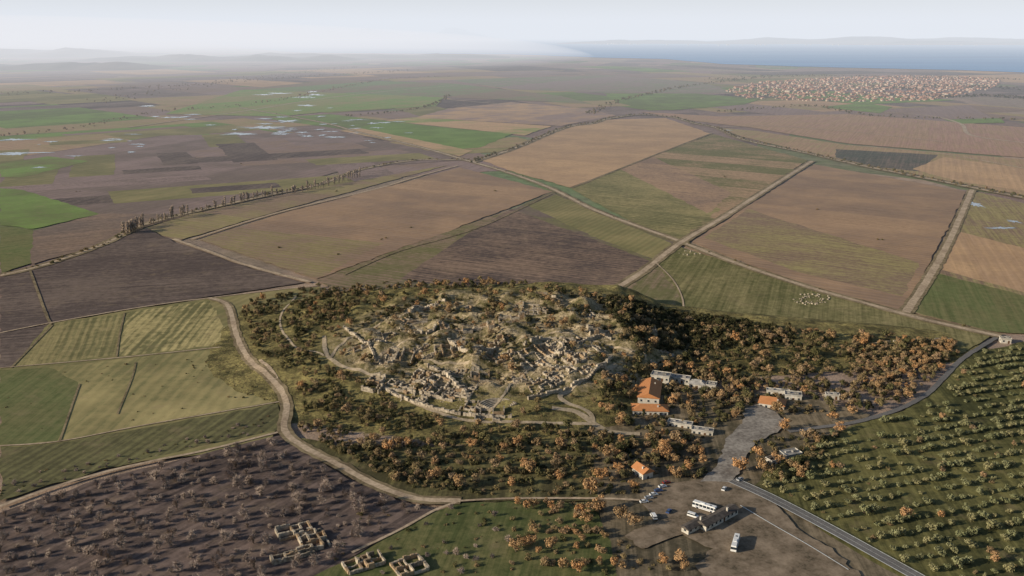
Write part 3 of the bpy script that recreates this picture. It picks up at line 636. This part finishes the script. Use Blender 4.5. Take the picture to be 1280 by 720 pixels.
def along(c,n,me,gname,tn,lo,hi,off,jit=3,y1=1e9,t0=0,t1=1):
    for i in range(n):
        t=t0+(t1-t0)*(i+R.random())/n; q=c[min(len(c)-1,int(t*(len(c)-1)))]
        inst(gname,tn,R.choice(me),q.x+R.uniform(-jit,jit),q.y+off+R.uniform(-jit,jit),R.uniform(lo,hi),z=0)
pl=crom([P0(*q) for q in [(158,293),(190,281),(250,267),(320,250),(400,236),(450,221)]],4)
along(pl,85,T_po,"poplar_row","poplar_tree",.6,1.2,2,3); along(pl,16,T_po,"poplar_row","poplar_tree",.9,1.2,0,5,t0=0,t1=.08)
along(c3,170,T_sh,"hedgerow","shrub",.5,1.3,5,4); along(c6,300,T_dk,"riverside_trees","oak_tree",.4,1.0,9,5); along(c6,200,T_sh,"riverside_trees","shrub",.6,1.3,-9,4); along(c5,60,T_sh,"hedgerow","shrub",.4,.9,8,2)
def farline(px,n,me,lo,hi,jit,g="distant_tree_line"):
    c=crom([P0(*q) for q in px],25); along(c,n,me,g,"tree",lo,hi,0,jit)
farline([(0,170),(100,160),(200,140),(330,128),(480,100),(560,96)],200,T_br,.6,1.4,22); farline([(740,143),(780,125),(860,108),(930,100)],180,T_dk,.7,1.6,20)
farline([(1110,112),(1180,108),(1285,112)],200,T_sd,1.2,2.4,110); farline([(1180,122),(1230,120),(1285,124)],130,T_sd,1.2,2.2,50); farline([(900,100),(1000,95),(1180,98),(1290,100)],260,T_dk,.9,1.7,100)
farline([(0,118),(180,110),(380,96),(520,88)],200,T_br,.9,1.7,80); farline([(560,120),(545,130),(500,140),(430,146)],80,T_dk,.7,1.3,10); farline([(900,140),(1010,133),(1100,146),(1290,150)],120,T_dk,.7,1.3,20)
farline([(120,128),(300,100),(440,84)],130,T_br,.9,1.6,80)
for u,v in [(350,310),(480,300),(520,285),(420,240),(620,240),(1020,262),(905,222),(760,230),(1100,300),(300,205),(100,240),(420,320)]:
    q=P0(u,v)
    for i in range(R.randint(1,3)): inst("field_trees","shrub",R.choice(T_sh),q.x+R.uniform(-6,6),q.y+R.uniform(-6,6),R.uniform(.5,1.0),z=0)
vs,fs,mi=[],[],[]
for u0,v0,ru,rv,n in [(1015,376,24,8,90),(862,318,14,4,24)]:
    for i in range(n):
        t=R.uniform(0,6.28); rr=R.uniform(.3,1); q=P0(u0+ru*rr*math.cos(t),v0+rv*rr*math.sin(t)); s=R.uniform(.5,1.5); box(vs,fs,mi,(q.x,q.y,.2),s*1.4,s,s*.8+.5,R.uniform(0,3),0,.7)
mesh_obj("stone_heap",vs,fs,STONE)
# ---------------- village ----------------
TILE2=noisy("village_roof_tile",(.27,.13,.085),(.50,.27,.18),.03,big=.01); WALL2=noisy("village_wall",(.28,.22,.17),(.58,.50,.42),.04,big=.01); TAN2=noisy("village_flat_roof",(.22,.19,.16),(.42,.36,.30),.04,big=.01)
vs,fs,mi=[],[],[]; vp=[P0(*q) for q in [(905,113),(945,104),(1010,99),(1080,96),(1160,95),(1225,97),(1250,100),(1245,110),(1200,120),(1160,126),(1080,128),(990,126),(930,123)]]
x0,x1=min(q.x for q in vp),max(q.x for q in vp); y0,y1=min(q.y for q in vp),max(q.y for q in vp); c=0
seen={}
while c<2200:
    x,y=R.uniform(x0,x1),R.uniform(y0,y1)
    if not inside((x,y),vp) or noise.noise(Vector((x,y,0))/110)<R.uniform(-.55,.1): c+=.02; continue
    g=(int(x//14),int(y//14))
    if g in seen: c+=.2; continue
    seen[g]=1; c+=1
    big_=R.random()<.08
    a=R.choice((.3,.3+math.pi/2))+R.uniform(-.25,.25); L,W_,hh,rh=R.uniform(8,15)*(1.8 if big_ else 1),R.uniform(7,11)*(1.3 if big_ else 1),R.choice((2.6,2.8,3,5.5))+(2 if big_ else 0),2.6
    box(vs,fs,mi,(x,y,0),L,W_,hh,a,1)
    if R.random()<.15: box(vs,fs,mi,(x,y,hh+.01),L*1.02,W_*1.02,.5,a,2); continue
    b=len(vs); ca,sa=math.cos(a),math.sin(a)
    for (px_,py_,pz) in [(-L/2-.6,-W_/2-.6,hh),(L/2+.6,-W_/2-.6,hh),(L/2+.6,W_/2+.6,hh),(-L/2-.6,W_/2+.6,hh),(-L/2+2,0,hh+rh),(L/2-2,0,hh+rh)]: vs.append((x+px_*ca-py_*sa,y+px_*sa+py_*ca,pz+.02))
    for f in ((0,1,5,4),(2,3,4,5),(1,2,5),(3,0,4)): fs.append(tuple(b+i for i in f)); mi.append(0)
    if R.random()<.4: inst("village_trees","tree",R.choice(T_sd+T_dk),x+R.uniform(-12,12),y+R.uniform(-12,12),R.uniform(.8,1.7),z=0)
mesh_obj("distant_village",vs,fs,[TILE2,WALL2,TAN2],mi)
q=P0(1040,112); vs,fs,mi=[],[],[]; tube(vs,fs,mi,q,q+Vector((0,0,24)),1.4,1.1,8); tube(vs,fs,mi,q+Vector((0,0,24)),q+Vector((0,0,31)),1.3,.1,8); tube(vs,fs,mi,q+Vector((14,0,0)),q+Vector((14,0,8)),8,8,10);tube(vs,fs,mi,q+Vector((14,0,8)),q+Vector((14,0,13)),8,1.5,10)
mesh_obj("mosque",vs,fs,WALL2)
# ---------------- distant hills ----------------
HILL=noisy("hill_scrub",(.06,.065,.045),(.18,.145,.11),.002,big=.0006)
def hill(name,px0,px1,v,depth,hmax,seed,rough=.5,nx_=90,ny_=10,zf=0):
    a=P0(px0,v);b=P0(px1,v); vs,fs=[],[]
    for j in range(ny_+1):
        for i in range(nx_+1):
            s=i/nx_;t=j/ny_; q=a.lerp(b,s); q.y+=depth*(t+.08*noise.noise(Vector((s*9,seed,0))))
            env=min(1,s*6,(1-s)*6)*math.sin(math.pi*min(1,t*1.0))**.7
            h=hmax*env*(1-rough*.5+rough*noise.fractal(Vector((s*7,t*2,seed*3.1)),1,2,5))
            vs.append((q.x,q.y,max(h,0)+zf-1))
    for j in range(ny_):
        for i in range(nx_): n=j*(nx_+1)+i; fs.append((n,n+1,n+nx_+2,n+nx_+1))
    mesh_obj(name,vs,fs,HILL,smooth=True)
hill("peninsula_hills",700,1120,55,4000,120,1,.5,zf=3.5); hill("peninsula_hills",900,1500,55.5,5000,190,2,.4,zf=3.5); hill("peninsula_hills",1060,1600,56.5,3000,110,5,.5,zf=3.5)
hill("distant_mountains",260,640,50,8000,620,12,.7,zf=0); hill("low_hills",-200,180,88,900,35,4,.6); hill("low_hills",60,440,77,1400,50,6,.7); hill("low_hills",240,640,73,1500,38,7,.6); hill("low_hills",-300,120,72,2500,90,8,.6)
vs,fs,mi=[],[],[]
for i in range(90):
    q=P0(R.uniform(742,800),R.uniform(54.5,55.8)) if i<60 else P0(R.uniform(830,1240),R.uniform(56,57)); s=R.uniform(25,60); box(vs,fs,mi,(q.x,q.y,4),s,s*.6,R.uniform(10,22),R.uniform(0,1))
mesh_obj("distant_coast_town",vs,fs,WALL2)
# ---------------- atmosphere (self-lit haze) ----------------
def glowhazemat(name,vis,L):
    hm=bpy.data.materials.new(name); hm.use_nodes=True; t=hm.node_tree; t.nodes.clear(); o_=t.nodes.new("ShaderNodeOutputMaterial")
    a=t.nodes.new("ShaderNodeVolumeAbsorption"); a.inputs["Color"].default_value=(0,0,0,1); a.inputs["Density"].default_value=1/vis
    e=t.nodes.new("ShaderNodeEmission"); e.inputs["Color"].default_value=(*L,1); e.inputs["Strength"].default_value=1/vis  # volume emits its own light in place of scattered sunlight
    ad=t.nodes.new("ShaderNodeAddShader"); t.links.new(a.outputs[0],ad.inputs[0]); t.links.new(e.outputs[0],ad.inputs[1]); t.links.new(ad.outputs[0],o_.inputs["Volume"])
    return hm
vs,fs,mi=[],[],[]; box(vs,fs,mi,(0,38450,-40),150000,75100,1440); mesh_obj("self_lit_haze",vs,fs,glowhazemat("self_lit_haze",16000,(.78,.82,.89)))  # glowing box that whitens the distance and horizon
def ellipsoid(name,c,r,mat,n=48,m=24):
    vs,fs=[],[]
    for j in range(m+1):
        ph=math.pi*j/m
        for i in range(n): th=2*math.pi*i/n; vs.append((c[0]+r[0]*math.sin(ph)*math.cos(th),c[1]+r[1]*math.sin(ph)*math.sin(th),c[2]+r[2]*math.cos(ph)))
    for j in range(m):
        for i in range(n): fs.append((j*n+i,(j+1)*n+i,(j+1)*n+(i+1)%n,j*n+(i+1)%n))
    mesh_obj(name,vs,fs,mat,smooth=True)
ellipsoid("self_lit_mist_bank",(-8500,11000,-50),(9500,10300,520),glowhazemat("self_lit_mist",7000,(.86,.85,.88)),96,48)  # added glowing volume, brightens the left distance like sunlit haze
print("objects",len(bpy.data.objects),zl[0])
